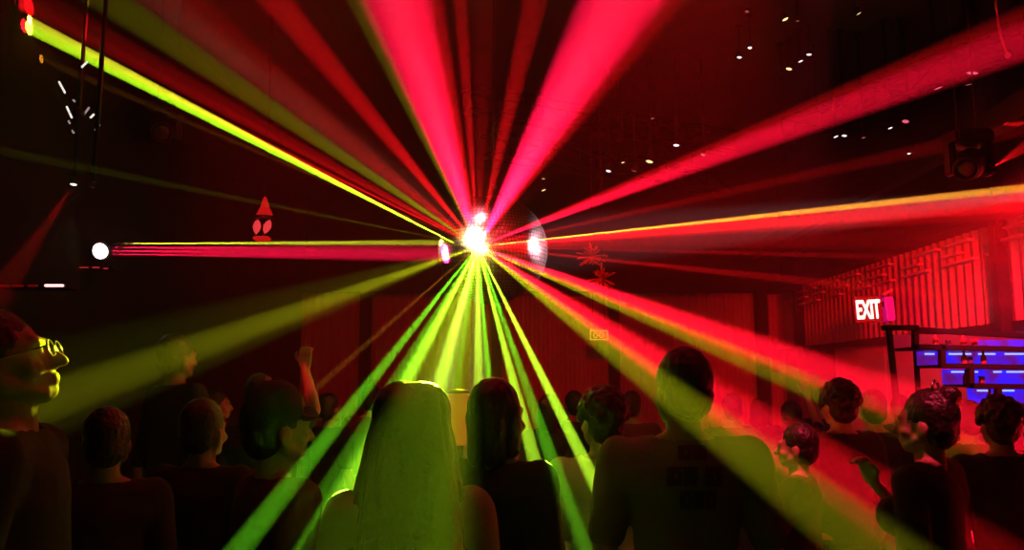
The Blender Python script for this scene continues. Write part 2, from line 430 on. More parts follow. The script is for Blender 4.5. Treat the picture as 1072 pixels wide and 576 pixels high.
def at_z(x, y, z):
    """the point at height z seen at pixel x, y"""
    a, c = .5, 30.
    for _ in range(50):
        m_ = (a + c) / 2
        if (P(x, y, m_).z < z) == (y < 400): a = m_
        else: c = m_
    return P(x, y, a)

# ------------------------------------------------------------------ mirror ball
ball = thing('mirror_ball', 'large silver mirror ball hanging in the middle of the beams', 'mirror ball', BC)
b = BM(); ellipsoid(b, (0, 0, 0), (BR - .008,) * 3, None, 40); obj('core', b, MATTE, ball, True)
MIR = mat('mirror_tile', (.85, .85, .88), .30, 1.)
b = BM(); rows = 46
for i in range(rows):
    la0 = -PI / 2 + PI * (i + .06) / rows; la1 = -PI / 2 + PI * (i + .94) / rows; lc = (la0 + la1) / 2
    n = max(4, int(2 * PI * math.cos(lc) / (PI / rows)))
    off = random.random()
    for j in range(n):
        lo0 = 2 * PI * (j + off + .06) / n; lo1 = 2 * PI * (j + off + .94) / n
        q = [Vector((math.cos(a) * math.cos(o2), math.cos(a) * math.sin(o2), math.sin(a))) * BR for a, o2 in ((la0, lo0), (la0, lo1), (la1, lo1), (la1, lo0))]
        nn = sum(q, Vector()).normalized(); t1 = Vector((random.gauss(0, .02), random.gauss(0, .02), random.gauss(0, .02)))
        c = sum(q, Vector()) / 4
        rt = (nn + t1).normalized().rotation_difference(nn).to_matrix()
        vs = [b.verts.new(c + rt @ (p - c)) for p in q]; b.faces.new(vs)
obj('mirror_tiles', b, MIR, ball)
b = BM(); lathe(b, [(0, BR + .05), (.03, BR + .05), (.035, BR + .045), (.07, BR + .01), (.10, BR - .02), (.10, BR - .04)], 28); cp = obj('cap', b, CHROME, ball, True)
b = BM()
for i in range(16):
    a0, a1 = 2 * PI * i / 16, 2 * PI * (i + 1) / 16
    capsule(b, (.022 * math.cos(a0), 0, BR + .07 + .022 * math.sin(a0)), (.022 * math.cos(a1), 0, BR + .07 + .022 * math.sin(a1)), .005, .005, n=8)
obj('ring', b, CHROME, cp, True)
b = BM(); tube(b, (0, 0, BR + .09), (0, 0, ZC - BC.z - .14), .012); obj('shaft', b, PIPE, ball, True)
b = BM(); lathe(b, [(0, ZC - BC.z - .15), (.07, ZC - BC.z - .15), (.08, ZC - BC.z - .13), (.08, ZC - BC.z - .01), (0, ZC - BC.z - .01)], 28); obj('motor', b, BLACK, ball, True)

# ------------------------------------------------------------------ fixtures
def canfix(name, label, cat, pos, aim, r, lens_mat, group=None, hang=None, length=2.4, mount=True):
    """a can lamp: housing with cooling fins, lens, yoke, clamp and the drop rod that carries it"""
    t = thing(name, label, cat, pos, group=group)
    d = (Vector(aim) - Vector(pos)).normalized(); q = d.to_track_quat('Z', 'Y').to_matrix().to_4x4()
    b = BM(); L_ = r * length
    prof = [(0, -L_), (r * .5, -L_), (r * .75, -L_ * .9), (r * .8, -L_ * .7), (r * .95, -L_ * .68), (r * .95, -L_ * .6), (r * .8, -L_ * .58), (r * .82, -L_ * .5), (r * .98, -L_ * .48), (r * .98, -L_ * .4), (r * .9, -L_ * .38), (r * 1.1, -L_ * .2), (r * 1.18, 0), (r * 1.18, r * .25), (r * 1.02, r * .25), (r * 1.0, 0), (0, -r * .1)]
    lathe(b, prof, 24, q); obj('housing', b, BLACK, t, True)
    b = BM(); lathe(b, [(0, r * .12), (r * .5, r * .09), (r * .97, -r * .02), (r * .97, -r * .06), (0, -r * .06)], 24, q); obj('lens', b, lens_mat, t, True)
    if mount:
        s = d.cross(Vector((0, 0, 1))).normalized(); c = -d * L_ * .4; top = Vector((0, 0, r * 2.1))
        b = BM()
        for k in (-1, 1): capsule(b, c + s * k * r * 1.3, c + s * k * r * 1.3 + top, r * .12, r * .12, n=8)
        capsule(b, c + s * r * 1.3 + top, c - s * r * 1.3 + top, r * .12, r * .12, n=8)
        obj('yoke', b, BLACK, t, True)
        hz_ = (hang or ZC) - pos[2]
        b = BM(); tube(b, c + top, (c.x, c.y, hz_), .012, n=10); obj('drop_rod', b, BLACK, t, True)
        b = BM(); box(b, (c.x - .03, c.y - .03, hz_ - .03), (c.x + .03, c.y + .03, hz_ + .0), bev=.006); obj('clamp', b, BLACK, t)
    return t
WARM = lensmat('warm_lens', (1, .62, .25), 2.2); WHT = lensmat('white_lens', (1, .85, .85), 2.2); PNK = lensmat('pink_lens', (1, .12, .22), 1.1); DIM = lensmat('dim_red_lens', (1, .2, .15), .35)
# x, y, height, size, lens, label
CEIL = [
 (782, 12, 4.62, 3.0, DIM, 'small lamp highest in the cluster, nearest the big red beam'),
 (822, 20, 4.62, 4.5, WARM, 'brightest warm lamp of the upper ceiling cluster'), (835, 22, 4.62, 2.4, DIM, 'tiny dim lamp just right of the brightest warm ceiling lamp'),
 (899, 14, 4.62, 3.8, WARM, 'lone warm lamp at the top, far right of the cluster'),
 (774, 60, 4.60, 3.4, WHT, 'white lamp at the left end of the lower ceiling row'), (785, 50, 4.60, 3.0, WHT, 'small white lamp just above the left end lamp of the lower row'),
 (838, 64, 4.60, 3.6, WHT, 'white slanted lamp in the middle of the lower ceiling row'), (847, 57, 4.60, 3.6, WHT, 'white slanted lamp highest in the lower ceiling row'),
 (826, 72, 4.60, 4.4, WARM, 'wide warm yellow lamp lowest in the ceiling cluster'), (818, 77, 4.60, 2.4, DIM, 'tiny lamp below and left of the wide yellow lamp'),
 (683, 124, 4.25, 2.6, DIM, 'tiny lamp above the long truss right of the big red beam'), (647, 148, 4.2, 2.6, DIM, 'tiny lamp hanging between the two trusses'),
 (708, 152, 3.95, 4.2, WHT, 'white lamp at the right end of the lower truss'), (680, 169, 3.9, 5.2, WARM, 'largest warm yellow lamp under the lower truss'),
 (652, 170, 3.9, 3.0, WARM, 'small warm lamp on the lower truss left of the largest one'), (637, 179, 3.8, 3.6, WHT, 'flat white lamp hanging below the lower truss'),
 (664, 179, 3.8, 3.6, DIM, 'reddish lamp hanging below the largest warm lamp'), (736, 162, 3.9, 3.4, PNK, 'pink lamp seen inside the right red beam'),
 (569, 187, 3.75, 2.8, WARM, 'upper of two small warm lamps above the mirror ball'), (569, 199, 3.65, 3.2, WARM, 'lower of two small warm lamps above the mirror ball'),
 (875, 143, 3.9, 3.4, WHT, 'left one of a close pair of white lamps on the right truss'), (884, 142, 3.9, 3.4, WHT, 'right one of a close pair of white lamps on the right truss'),
 (904, 144, 3.9, 3.0, PNK, 'thin pink lamp beside the white pair on the right truss'), (932, 134, 3.9, 3.2, WHT, 'small white lamp under the bright slanted one on the right truss'),
 (948, 127, 3.95, 4.6, PNK, 'slanted bright lamp in the middle of the right truss'), (953, 161, 3.7, 4.0, WHT, 'white lamp hanging low above the orange beam'),
 (952, 180, 3.6, 3.2, PNK, 'faint pink lamp lowest on the right above the orange beam'),
 (982, 92, 4.1, 6.0, PNK, 'pink lamp left of the two long pink ones'), (1018, 76, 4.1, 8.0, PNK, 'upper long pink lamp at the right edge'), (1014, 88, 4.1, 7.0, PNK, 'lower long pink lamp at the right edge'),
 (77, 193, 3.2, 4.4, WHT, 'small lamp at far left throwing a thin red beam down'), (97, 183, 3.2, 3.4, WHT, 'upper small white lamp beside the red beam lamp'), (97, 196, 3.1, 2.6, DIM, 'lower tiny lamp beside the red beam lamp'),
]
for x, y, z, px, lm, lb in CEIL:
    p = at_z(x, y, z)
    if x < 200: p = P(x, y, 4.9 if z > 3.15 else 4.6)
    r = px / F * p.y * .8
    aim = p + Vector((random.uniform(-.45, .45), random.uniform(-.35, .1), -1))
    canfix('stage_lamp', lb, 'lamp', p, aim, r, lm, 'small lamps hung under the ceiling', hang={True: None}.get(z > 4.4) or (ZC if z > 4.4 or x < 200 else None))
# big dark fixture in front of the right truss
def moving_head(pos, aim, label, s=1.):
    t = thing('moving_head_light', label, 'stage light', pos)
    b = BM(); box(b, (-.16 * s, -.13 * s, .16 * s), (.16 * s, .13 * s, .28 * s), bev=.02 * s); obj('base', b, BLACK, t)
    for k in (-1, 1):
        b = BM(); box(b, (k * .16 * s - .03 * s, -.06 * s, -.10 * s), (k * .16 * s + .03 * s, .06 * s, .18 * s), bev=.015 * s); obj('yoke_arm', b, BLACK, t)
    q = (Vector(aim) - Vector(pos)).normalized().to_track_quat('Z', 'Y').to_matrix().to_4x4()
    b = BM(); lathe(b, [(0, -.19 * s), (.08 * s, -.18 * s), (.12 * s, -.10 * s), (.125 * s, .05 * s), (.105 * s, .15 * s), (.10 * s, .20 * s), (.088 * s, .20 * s), (.085 * s, .17 * s), (0, .17 * s)], 28, q)
    h_ = obj('head', b, BLACK, t, True)
    b = BM(); lathe(b, [(0, .185 * s), (.05 * s, .18 * s), (.085 * s, .172 * s), (.085 * s, .165 * s), (0, .165 * s)], 28, q); obj('lens', b, mat('dark_lens', (.05, .02, .02), .1), h_, True)
    for k in (-1, 1):
        b = BM(); tube(b, (k * .08 * s, 0, .27 * s), (k * .08 * s, 0, ZC - pos[2]), .006, n=10); obj('drop_rod', b, BLACK, t, True)
mp = P(1015, 172, 4.7); moving_head(mp, mp + Vector((-.8, -1, -.6)), 'dark moving head light hanging at the right edge above the orange beam', .7)
beam_from(mp + Vector((.22, .12, .02)), 1072, 155, 4.9, 14, DRD, .35, .4)
mp2 = P(172, 138, 6.4); moving_head(mp2, mp2 + Vector((.3, -1, -.35)), 'faint moving head light hanging below the green line beam', .85)

def truss(a, c, label, s=.22):
    a = Vector(a); c = Vector(c); t = thing('lighting_truss', label, 'truss', a); d = c - a; dn = d.normalized()
    side = dn.cross(Vector((0, 0, 1))).normalized() * s; up = Vector((0, 0, s))
    cs = [Vector(), side, up, side + up]
    for q in cs:
        b = BM(); tube(b, q, q + d, .018, n=10); obj('chord', b, PIPE, t, True)
    n = int(d.length / .35)
    b = BM()
    for i in range(n):
        p0 = dn * (d.length * i / n); p1 = dn * (d.length * (i + 1) / n)
        for u, v_ in ((0, 1), (2, 3), (0, 2), (1, 3)):
            q0, q1 = (cs[u], cs[v_]) if i % 2 else (cs[v_], cs[u])
            tube(b, p0 + q0, p1 + q1, .008, n=6); tube(b, p0 + cs[u], p0 + cs[v_], .008, n=6)
    obj('lacing', b, PIPE, t, True)
    for f in (.15, .85):
        b = BM(); q = d * f + side * .5 + up; tube(b, q, (q.x, q.y, ZC - a.z - d.z * 0), .006, n=8); obj('hanging_wire', b, BLACK, t, True)
truss(at_z(480, 104, 4.3) + Vector((0, .42, 0)), at_z(770, 152, 4.25) + Vector((0, .42, 0)), 'long upper lighting truss right of the big red beam')
truss(at_z(500, 152, 3.95) + Vector((0, .42, 0)), at_z(760, 196, 3.93) + Vector((0, .42, 0)), 'lower lighting truss just above the mirror ball')
truss(at_z(850, 150, 3.9) + Vector((0, .4, .1)), at_z(1110, 52, 4.1) + Vector((0, .4, .1)), 'lighting truss slanting up at the far right')

# hanging cable at the top right
b = BM(); pts = [P(1040, -30, 4.6), P(1043, 10, 4.6), P(1047, 35, 4.6), P(1054, 56, 4.6)]; pts = [Vector((pts[0].x, pts[0].y, ZC))] + pts
for p0, p1 in zip(pts, pts[1:]): capsule(b, p0, p1, .007, .007, n=8)
cb = tag(obj('hanging_cable', b, mat('pink_cable', (.8, .3, .35), .4), None, True), 'thin pinkish cable hanging from the ceiling at top right', 'cable')
b = BM(); ellipsoid(b, P(1055, 58, 4.6), (.016, .016, .02)); obj('end_plug', b, mat('pale_plastic', (.8, .7, .7), .4), cb, True)

# starburst chandelier, far left
cc = P(82, 118, 4.7); ch = thing('starburst_pendant', 'dark starburst pendant with thin white light sticks at far left', 'pendant lamp', cc)
b = BM(); ellipsoid(b, (0, 0, 0), (.035,) * 3); tube(b, (0, 0, .03), (0, 0, ZC - cc.z), .006, n=8); obj('stem', b, BLACK, ch, True)
STK = lensmat('stick_light', (1, .95, .8), 1.1); STD = lensmat('stick_light_dim', (1, .8, .8), .35)
for i, (x0, y0, x1, y1, k) in enumerate([(62, 86, 68, 97, 1), (70, 112, 75, 123, 1), (87, 121, 93, 113, 0), (95, 123, 98, 120, 1), (86, 70, 91, 65, 1), (100, 136, 104, 131, 0), (77, 105, 78, 106, 0), (72, 127, 73, 129, 0), (76, 137, 77, 139, 0)]):
    b = BM(); q0 = P(x0, y0, 4.7 + .08 * math.sin(i)) - cc; q1 = P(x1, y1, 4.7 + .08 * math.sin(i)) - cc; capsule(b, Vector(), q0.lerp(q1, .5), .0025, .0025, n=6); a_ = obj('arm', b, BLACK, ch, True)
    b = BM(); capsule(b, q0, q1, .006, .006, n=8); obj('light_stick', b, STK if k else STD, a_, True)

# LED strip shelf, far left
t = thing('shelf_light', 'short white and red strip light on the left wall', 'strip light', P(40, 300, 4.75))
q = t.location; b = BM(); box(b, (-.4, -.03, -.012), (.18, .12, .008), bev=.004); obj('shelf', b, BLACK, t)
b = BM(); box(b, (.06, -.045, -.006), (.17, -.031, .008), bev=.003); obj('bright_tube', b, lensmat('strip_white', (1, .5, .45), 3.), t)
b = BM()
for k in range(5): box(b, (-.38 + k * .085, -.045, -.006), (-.32 + k * .085, -.031, .006), bev=.003)
obj('dim_tubes', b, lensmat('strip_red', (1, .01, .01), .12), t)

# the lamp at the left that shines on the ball
lp = P(105, 263, 5.9); t = canfix('par_lamp', 'bright white round lamp on the left shining at the ball', 'lamp', lp, lp + Vector((1, -.75, 0)), .062, lensmat('par_lens', (1, .75, .75), 9.), None, mount=False, length=1.3)
b = BM(); box(b, (-.11, .0, -.03), (-.03, .14, .03), bev=.006); obj('wall_bracket', b, BLACK, t)
for k in (-.02, .03):
    pass
lt = thing('drink_ledge', 'narrow ledge with red glints under the bright left lamp', 'shelf', P(103, 281, 5.8))
b = BM(); box(b, (-.12, -.04, -.01), (.12, .1, .01), bev=.004); obj('board', b, BLACK, lt)
b = BM(); box(b, (-.02, -.05, -.004), (.03, -.041, .004), bev=.001); box(b, (.06, -.05, -.012), (.09, -.041, -.004), bev=.001); box(b, (-.11, -.05, -.003), (-.05, -.041, .003), bev=.001); obj('edge_glint', b, lensmat('red_glint', (1, .04, .04), .5), lt)  # red glints put in as small glowing bars
lf = lambda dy: lp + Vector((.10, -.08, dy))
beam_from(lf(.042), 458, 254, 5.75, 7, YL, .75, .4); beam_from(lf(.015), 458, 262, 5.7, 14, RED, .6, .4)
beam_from(lf(-.01), 458, 267, 5.7, 14, RED, .6, .4); beam_from(lf(-.035), 458, 270, 5.7, 12, RED, .5, .5)
beam_from(P(77, 195, 4.88) + Vector((0, -.03, -.03)), 40, 248, 4.75, 14, DRD, .14, .5)


for a_ in ((20, 24, 4.95, 14, LG, 1.6, .2), (23, 17, 4.95, 7, YL, .9, .3)): beam_from(P(480, 257, 5.52), *a_)
# red tiered lantern, left of centre
lc = P(276, 246, 6.8); t = thing('hanging_lantern', 'red glowing tiered lantern hanging left of the ball', 'lantern', lc); u = 6.8 / F
LR = lensmat('lantern_red', (1, .01, .012), .55); LP = lensmat('lantern_pink', (1, .05, .06), .9)
b = BM(); lathe(b, [(0, 42 * u), (2 * u, 40 * u), (5 * u, 30 * u), (9 * u, 22 * u), (0, 21 * u)], 6); obj('cone_top', b, LR, t)
b = BM(); lathe(b, [(0, 21 * u), (10 * u, 20 * u), (10 * u, 17 * u), (0, 17 * u)], 16); obj('band', b, BLACK, t)
for k in (-1, 1):
    b = BM(); M_ = Matrix.Translation((k * 5.5 * u - 2 * u, 0, 9 * u)) @ Matrix.Rotation(R(k * 8 + 12), 4, 'Y')
    lathe(b, [(0, 8 * u), (3 * u, 5 * u), (4.6 * u, 0), (3 * u, -5 * u), (0, -9 * u)], 8, M_); obj('shade_panel', b, LP, t)
b = BM(); box(b, (-10 * u, -.05, -6 * u), (7 * u, .05, -2 * u), bev=.01); obj('base', b, LR, t)
b = BM(); tube(b, (0, 0, 41 * u), (0, 0, ZC - lc.z), .005, n=8); tube(b, (0, 0, -3 * u), (0, 0, 18 * u), .01, n=8); obj('rod', b, BLACK, t, True)

# tinsel bursts behind the ball on the right
def tinsel(px, py, d, rad, n, label):
    c = P(px, py, d); b = BM(); random.seed(px)
    for i in range(n):
        v_ = Vector((random.gauss(0, 1), random.gauss(0, 1), random.gauss(0, 1))).normalized() * rad * random.uniform(.5, 1)
        capsule(b, (0, 0, 0), v_, .004, .009, n=5)
    t = thing('tinsel_burst', label, 'decoration', c)
    obj('spikes', b, mat('red_tinsel', (.9, .15, .15), .3, .6), t)
    b = BM(); tube(b, (0, 0, 0), (0, 0, ZC - c.z), .003, n=6); obj('thread', b, BLACK, t)
tinsel(620, 268, 7.6, .16, 46, 'upper red tinsel burst hanging right of the ball'); tinsel(630, 291, 7.4, .14, 40, 'lower red tinsel burst hanging right of the ball')

# ribbed orange lantern column between the woman and the man
c = P(480, 440, 4.6); t = thing('ribbed_column_lamp', 'orange ribbed column lamp between long-haired woman and dark-haired person', 'column lamp', (c.x, c.y, 0))
b = BM(); prof = []
z0, z1 = P(480, 466, 4.6).z, P(480, 412, 4.6).z
for i in range(19):
    z = z0 + (z1 - z0) * i / 18; prof.append((.058 + (.008 if i % 2 else 0), z))
lathe(b, [(0, z0)] + prof + [(0, z1)], 28); obj('shade', b, lensmat('amber_shade', (.9, .16, .01), .30), t, True)
b = BM(); lathe(b, [(0, 0), (.16, 0), (.16, .02), (.03, .04), (.03, z0), (0, z0)], 24); obj('stand', b, BLACK, t, True)
b = BM(); lathe(b, [(0, z1), (.066, z1), (.05, z1 + .02), (0, z1 + .025)], 24); obj('cap', b, BLACK, t, True)

# ------------------------------------------------------------------ exit sign
ep = P(909, 324, 7.7); u = 7.7 / F
t = thing('exit_sign', 'lit EXIT sign with glowing white letters on the right wall', 'exit sign', ep, (0, R(-3), 0))
b = BM(); box(b, (-15 * u, 0, -13.5 * u), (15 * u, .06, 14 * u), bev=.008); obj('face', b, mat('sign_face', (.12, .01, .01), .5), t)
def text_mesh(txt, size, ex):
    cu = bpy.data.curves.new('txt', 'FONT'); cu.body = txt; cu.size = size; cu.extrude = ex; cu.align_x = 'CENTER'; cu.align_y = 'CENTER'; cu.offset = size * .022; cu.space_character = .95
    o = bpy.data.objects.new('txt', cu); COL.objects.link(o); dg = bpy.context.evaluated_depsgraph_get(); dg.update()
    me = bpy.data.meshes.new_from_object(o.evaluated_get(dg)); bpy.data.objects.remove(o); me.materials.clear(); return me
me = text_mesh('EXIT', .29, .004)
xs = [v.co.x for v in me.vertices]; ys = [v.co.y for v in me.vertices]; wx = max(xs) - min(xs); wy = max(ys) - min(ys); cx = (max(xs) + min(xs)) / 2; cy = (max(ys) + min(ys)) / 2
for v_ in me.vertices:
    v_.co = Vector(((v_.co.x - cx) / wx * 25 * u, -.006 - v_.co.z, (v_.co.y - cy) / wy * 20 * u))
link('lettering', me, lensmat('sign_letters', (1, .72, .6), 3.2), t)
b = BM(); box(b, (18 * u, -.02, -13 * u), (27 * u, .2, 12 * u), bev=.01); obj('mounting_box', b, mat('violet_lit_box', (.45, .08, .6), .5, 0, (.30, .002, .16), .8), t)  # violet light on the housing is put into its colour and glow
b = BM(); M_ = Matrix.Translation((22 * u, .02, 17 * u)) @ Matrix.Rotation(R(-25), 4, 'Y'); box(b, (-6 * u, -.04, -1.2 * u), (6 * u, .04, 1.2 * u), M_, bev=.006); obj('top_flap', b, mat('violet_lit_box'[:0] + 'violet_flap', (.6, .25, .7), .4), t)
b = BM(); box(b, (15 * u, .01, 2 * u), (18.5 * u, .04, 8 * u), bev=.004); obj('arm', b, BLACK, t)
# small lit sign beyond the beams
sp = P(627, 351, 11.2); u = 11.2 / F
t = thing('lit_sign', 'small far sign outlined in yellow light inside the green beam', 'sign', sp)
b = BM(); box(b, (-11 * u, 0, -6 * u), (11 * u, .05, 6 * u), bev=.01); obj('face', b, mat('sign_face', (.12, .01, .01)), t)
YS = lensmat('yellow_outline', (1, .35, .03), .9); b = BM()
for a_, c_ in (((-9, -4.6), (9, -4.6)), ((-9, 4.6), (9, 4.6)), ((-9, -4.6), (-9, 4.6)), ((9, -4.6), (9, 4.6))):
    capsule(b, (a_[0] * u, -.01, a_[1] * u), (c_[0] * u, -.01, c_[1] * u), .7 * u, .7 * u, n=8)
obj('light_outline', b, YS, t, True)
b = BM()
for cx_ in (-3.6, 2.4):
    for i in range(14):
        a0, a1 = 2 * PI * i / 14, 2 * PI * (i + 1) / 14
        capsule(b, ((cx_ + 2.1 * math.cos(a0)) * u, -.01, 2.6 * math.sin(a0) * u), ((cx_ + 2.1 * math.cos(a1)) * u, -.01, 2.6 * math.sin(a1) * u), .6 * u, .6 * u, n=6)
obj('round_marks', b, YS, t, True)
b = BM(); tube(b, (-6 * u, .025, 6 * u), (-6 * u, .025, ZC - sp.z), .006, n=6); tube(b, (6 * u, .025, 6 * u), (6 * u, .025, ZC - sp.z), .006, n=6); obj('hangers', b, BLACK, t, True)

# ------------------------------------------------------------------ blue-lit stepped shelving at the right
D = 5.6; base = P(928, 400, D); t = thing('stepped_shelving', 'black stepped shelving backlit in blue at the right edge', 'shelving', (base.x, base.y, 0)); L0 = Vector(t.location)
def q3(x, y, dy=0.): return P(x, y, D) + Vector((0, dy, 0)) - L0
def bar(bm, x0, y0, x1, y1, th_=.036, dy=0.): 
    a_ = q3(x0, y0, dy); c_ = q3(x1, y1, dy); d_ = (c_ - a_); n_ = d_.normalized(); up = Vector((0, -1, 0)).cross(n_)
    rot = Matrix((n_, Vector((0, 1, 0)), up)).transposed().to_4x4()
    box(bm, (-th_ / 2, 0, -th_ / 2), (d_.length + th_ / 2, .05, th_ / 2), Matrix.Translation(a_) @ rot, bev=.004)
BLU = bpy.data.materials.new('blue_backlit_panel'); BLU.use_nodes = True; nt = BLU.node_tree; N = nt.nodes; bs = N['Principled BSDF']
tc = N.new('ShaderNodeTexCoord'); nz = N.new('ShaderNodeTexNoise'); nz.inputs['Scale'].default_value = 7; nt.links.new(tc.outputs['Object'], nz.inputs['Vector'])
cr = N.new('ShaderNodeValToRGB'); cr.color_ramp.elements[0].position = .38; cr.color_ramp.elements[0].color = (.10, .004, .16, 1); cr.color_ramp.elements[1].position = .56; cr.color_ramp.elements[1].color = (.02, .01, .95, 1)
nt.links.new(nz.outputs['Fac'], cr.inputs[0]); nt.links.new(cr.outputs[0], bs.inputs['Emission Color']); bs.inputs['Emission Strength'].default_value = 1.35; bs.inputs['Base Color'].default_value = (.02, .02, .2, 1)
STRIP = lensmat('blue_white_strip', (.25, .35, 1), 2.2)
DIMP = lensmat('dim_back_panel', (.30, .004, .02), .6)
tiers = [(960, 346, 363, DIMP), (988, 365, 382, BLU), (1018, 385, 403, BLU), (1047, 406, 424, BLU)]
b = BM()
bar(b, 928, 343, 960, 343); bar(b, 960, 345, 1130, 355); bar(b, 960, 343, 960, 363); bar(b, 960, 363, 1130, 367); bar(b, 988, 363, 988, 382); bar(b, 988, 383, 1130, 386); bar(b, 1018, 384, 1018, 404); bar(b, 1018, 404, 1130, 406); bar(b, 1047, 405, 1047, 424); bar(b, 1047, 425, 1130, 427); bar(b, 1075, 426, 1075, 446); bar(b, 1075, 447, 1130, 448)
obj('front_frame', b, BLACK, t)
b = BM(); a_ = q3(932, 345); c_ = Vector((q3(944, 420).x, 0, 0)); tube(b, a_ + Vector((0, .02, 0)), (c_.x + .04, 0.02, 0), .022, n=12); obj('post', b, BLACK, t, True)
b = BM(); 
for x_ in (990, 1050, 1110): tube(b, (q3(x_, 400).x, .42, 0), (q3(x_, 360).x, .42, q3(x_, 360).z), .02, n=10)
obj('rear_posts', b, BLACK, t, True)
for i, (x0, ya, yb, mm) in enumerate(tiers):
    b = BM(); p0 = q3(x0 + 2, yb); p1 = q3(1130, ya); box(b, (p0.x, .40, p0.z), (p1.x, .42, p1.z - .005), bev=.003); obj('back_panel', b, mm, t)
    b = BM(); box(b, (p0.x, .03, p0.z - .018), (p1.x, .41, p0.z + .002), bev=.003); obj('shelf_board', b, BLACK, t)
    if i:
        random.seed(i); x_ = p0.x + .06
        while x_ < p1.x - .1:
            l_ = random.uniform(.05, .2); b = BM(); box(b, (x_, .385, p1.z - .03), (x_ + l_, .398, p1.z - .018), bev=.002); obj('light_strip', b, STRIP, t); x_ += l_ + random.uniform(.03, .12)
b = BM(); box(b, (q3(1052, 360).x, .38, q3(1052, 361).z), (q3(1130, 360).x, .398, q3(1130, 353).z), bev=.004); obj('upper_blue_panel', b, BLU, t)
# bottles and glasses on its shelves
BOT = mat('pink_bottle', (.8, .12, .2), .25); BOT2 = mat('violet_bottle', (.4, .1, .5), .25)
def bottle(pos, s, m_, label, kind):
    t = thing('bottle' if kind == 'b' else 'drinking_glass', label, 'bottle' if kind == 'b' else 'glass', pos, group='drinks on the blue-lit shelves')
    b = BM()
    if kind == 'b':
        lathe(b, [(0, 0), (.02 * s, 0), (.022 * s, .005 * s), (.022 * s, .06 * s), (.009 * s, .08 * s), (.008 * s, .098 * s), (0, .098 * s)], 14); obj('body', b, m_, t, True)
        b = BM(); lathe(b, [(0, .096 * s), (.0095 * s, .096 * s), (.0095 * s, .108 * s), (0, .109 * s)], 12); obj('stopper', b, BLACK, t, True)
    else:
        lathe(b, [(0, 0), (.018 * s, 0), (.024 * s, .06 * s), (.022 * s, .06 * s), (.016 * s, .006 * s), (0, .006 * s)], 14); obj('bowl', b, m_, t, True)
DR = [(994, 0, 'b', 1, 'dim red bottle at the left end of the top shelf'), (1008, 0, 'g', 0, 'glass second from the left on the top shelf'), (1024, 0, 'b', 1, 'bottle on the top shelf above the blue panel end'), (1036, 0, 'g', 1, 'glass near the right on the top shelf'),
      (1025, 1, 'b', 1, 'pink bottle on the second shelf beside the blue stretch'), (1031, 1, 'g', 0, 'glass touching the pink bottle on the second shelf'), (1046, 1, 'b', 1, 'pink bottle further right on the second shelf'),
      (1027, 2, 'b', 0, 'red bottle alone at the left of the third shelf'), (1044, 2, 'g', 1, 'pink glass on the third shelf'), (1053, 3, 'b', 1, 'pink bottle at the left of the lowest shelf'), (1062, 3, 'g', 0, 'glass beside the bottle on the lowest shelf')]
for x, ti, kd, c_, lb in DR:
    yb = tiers[ti][2]; p0 = q3(x, yb); bottle(L0 + Vector((p0.x, .18, p0.z + .002)), .95, BOT if c_ else BOT2, lb, kd)

# ------------------------------------------------------------------ people
GREYT = mat('grey_tee', (.16, .14, .14), .9, bump=.5, bscale=25)
PALE = mat('pale_tee', (.55, .55, .5), .9, bump=.5, bscale=25)
MAROON = mat('maroon_cotton', (.10, .02, .02), .9, bump=.5, bscale=25)
NAVY = mat('navy_cotton', (.02, .02, .04), .9, bump=.5, bscale=25)
LIGHTTOP = mat('light_top', (.4, .38, .3), .85, bump=.4, bscale=30)
person('man at far left in profile, face lit yellow-green, looking up right', (24, 378), 1.95, -74, 'short', sleeve='long', pitch=20, vox=.006, extra='glasses')
person('long-haired woman seen from behind, haloed by green beams', (430, 453), 2.1, 8, 'long', LIGHTTOP, female=True, vox=.008, hairm=HAIRBROWN)
person('person with dark wavy bob in black top, centre under the ball', (521, 436), 2.75, -30, 'bob', sleeve='long', female=True, vox=.007, hyaw=-8)
person('person in pale shirt with green-lit shoulder right of the centre', (630, 440), 3.25, 18, 'curly', PALE, vox=.008)
r7, shirt7 = person('broad person in grey tee with dark block print on the back', (714, 408), 2.65, -4, 'short', GREYT, vox=.008, broad=1.14, hyaw=20)
person('man in a cap seen from behind, left of the green beams', (291, 448), 2.5, -52, 'short', MAROON, extra='cap', vox=.007)
person('person with arm raised in red light behind the man in the cap', (273, 416), 4.5, 0, 'short', NAVY, pose='up_right', vox=.008)
person('dark figure standing left of the man in the cap', (214, 450), 3.2, -15, 'short', sleeve='long')
person('tall dark-haired person at the edge of the wide olive beam', (186, 374), 5.1, -35, 'short', sleeve='long')
person('dark figure just right of the man at far left', (112, 462), 2.9, 20, 'short')
person('distant person facing right with red-lit face, left side', (228, 424), 6.2, -80, 'short', MAROON)
person('red-lit person clapping hands at face height, right of the beams', (834, 468), 3.9, 62, 'short', MAROON, pose='hold_both', vox=.007)
person('distant person with a raised hand behind the clapping person', (828, 436), 6.0, 0, 'short', NAVY, pose='up_right')
person('dark-haired person in front of the pink wall panels', (878, 424), 4.3, 10, 'curly', sleeve='long')
person('person just left of the slanted rail post', (914, 428), 5.1, -12, 'short', NAVY)
person('person with a shiny hair clip holding up a lit hand', (969, 443), 3.0, 40, 'bun', pose='hold', vox=.007, female=True, hyaw=10)
person('short-haired smaller figure below the stepped shelving', (1013, 440), 4.9, 0, 'short', MAROON)
person('large dark head in front of the lowest blue shelf', (1046, 444), 3.75, -8, 'curly', sleeve='long')
person('dark figure cut by the right frame edge', (1092, 446), 4.7, 10, 'short')
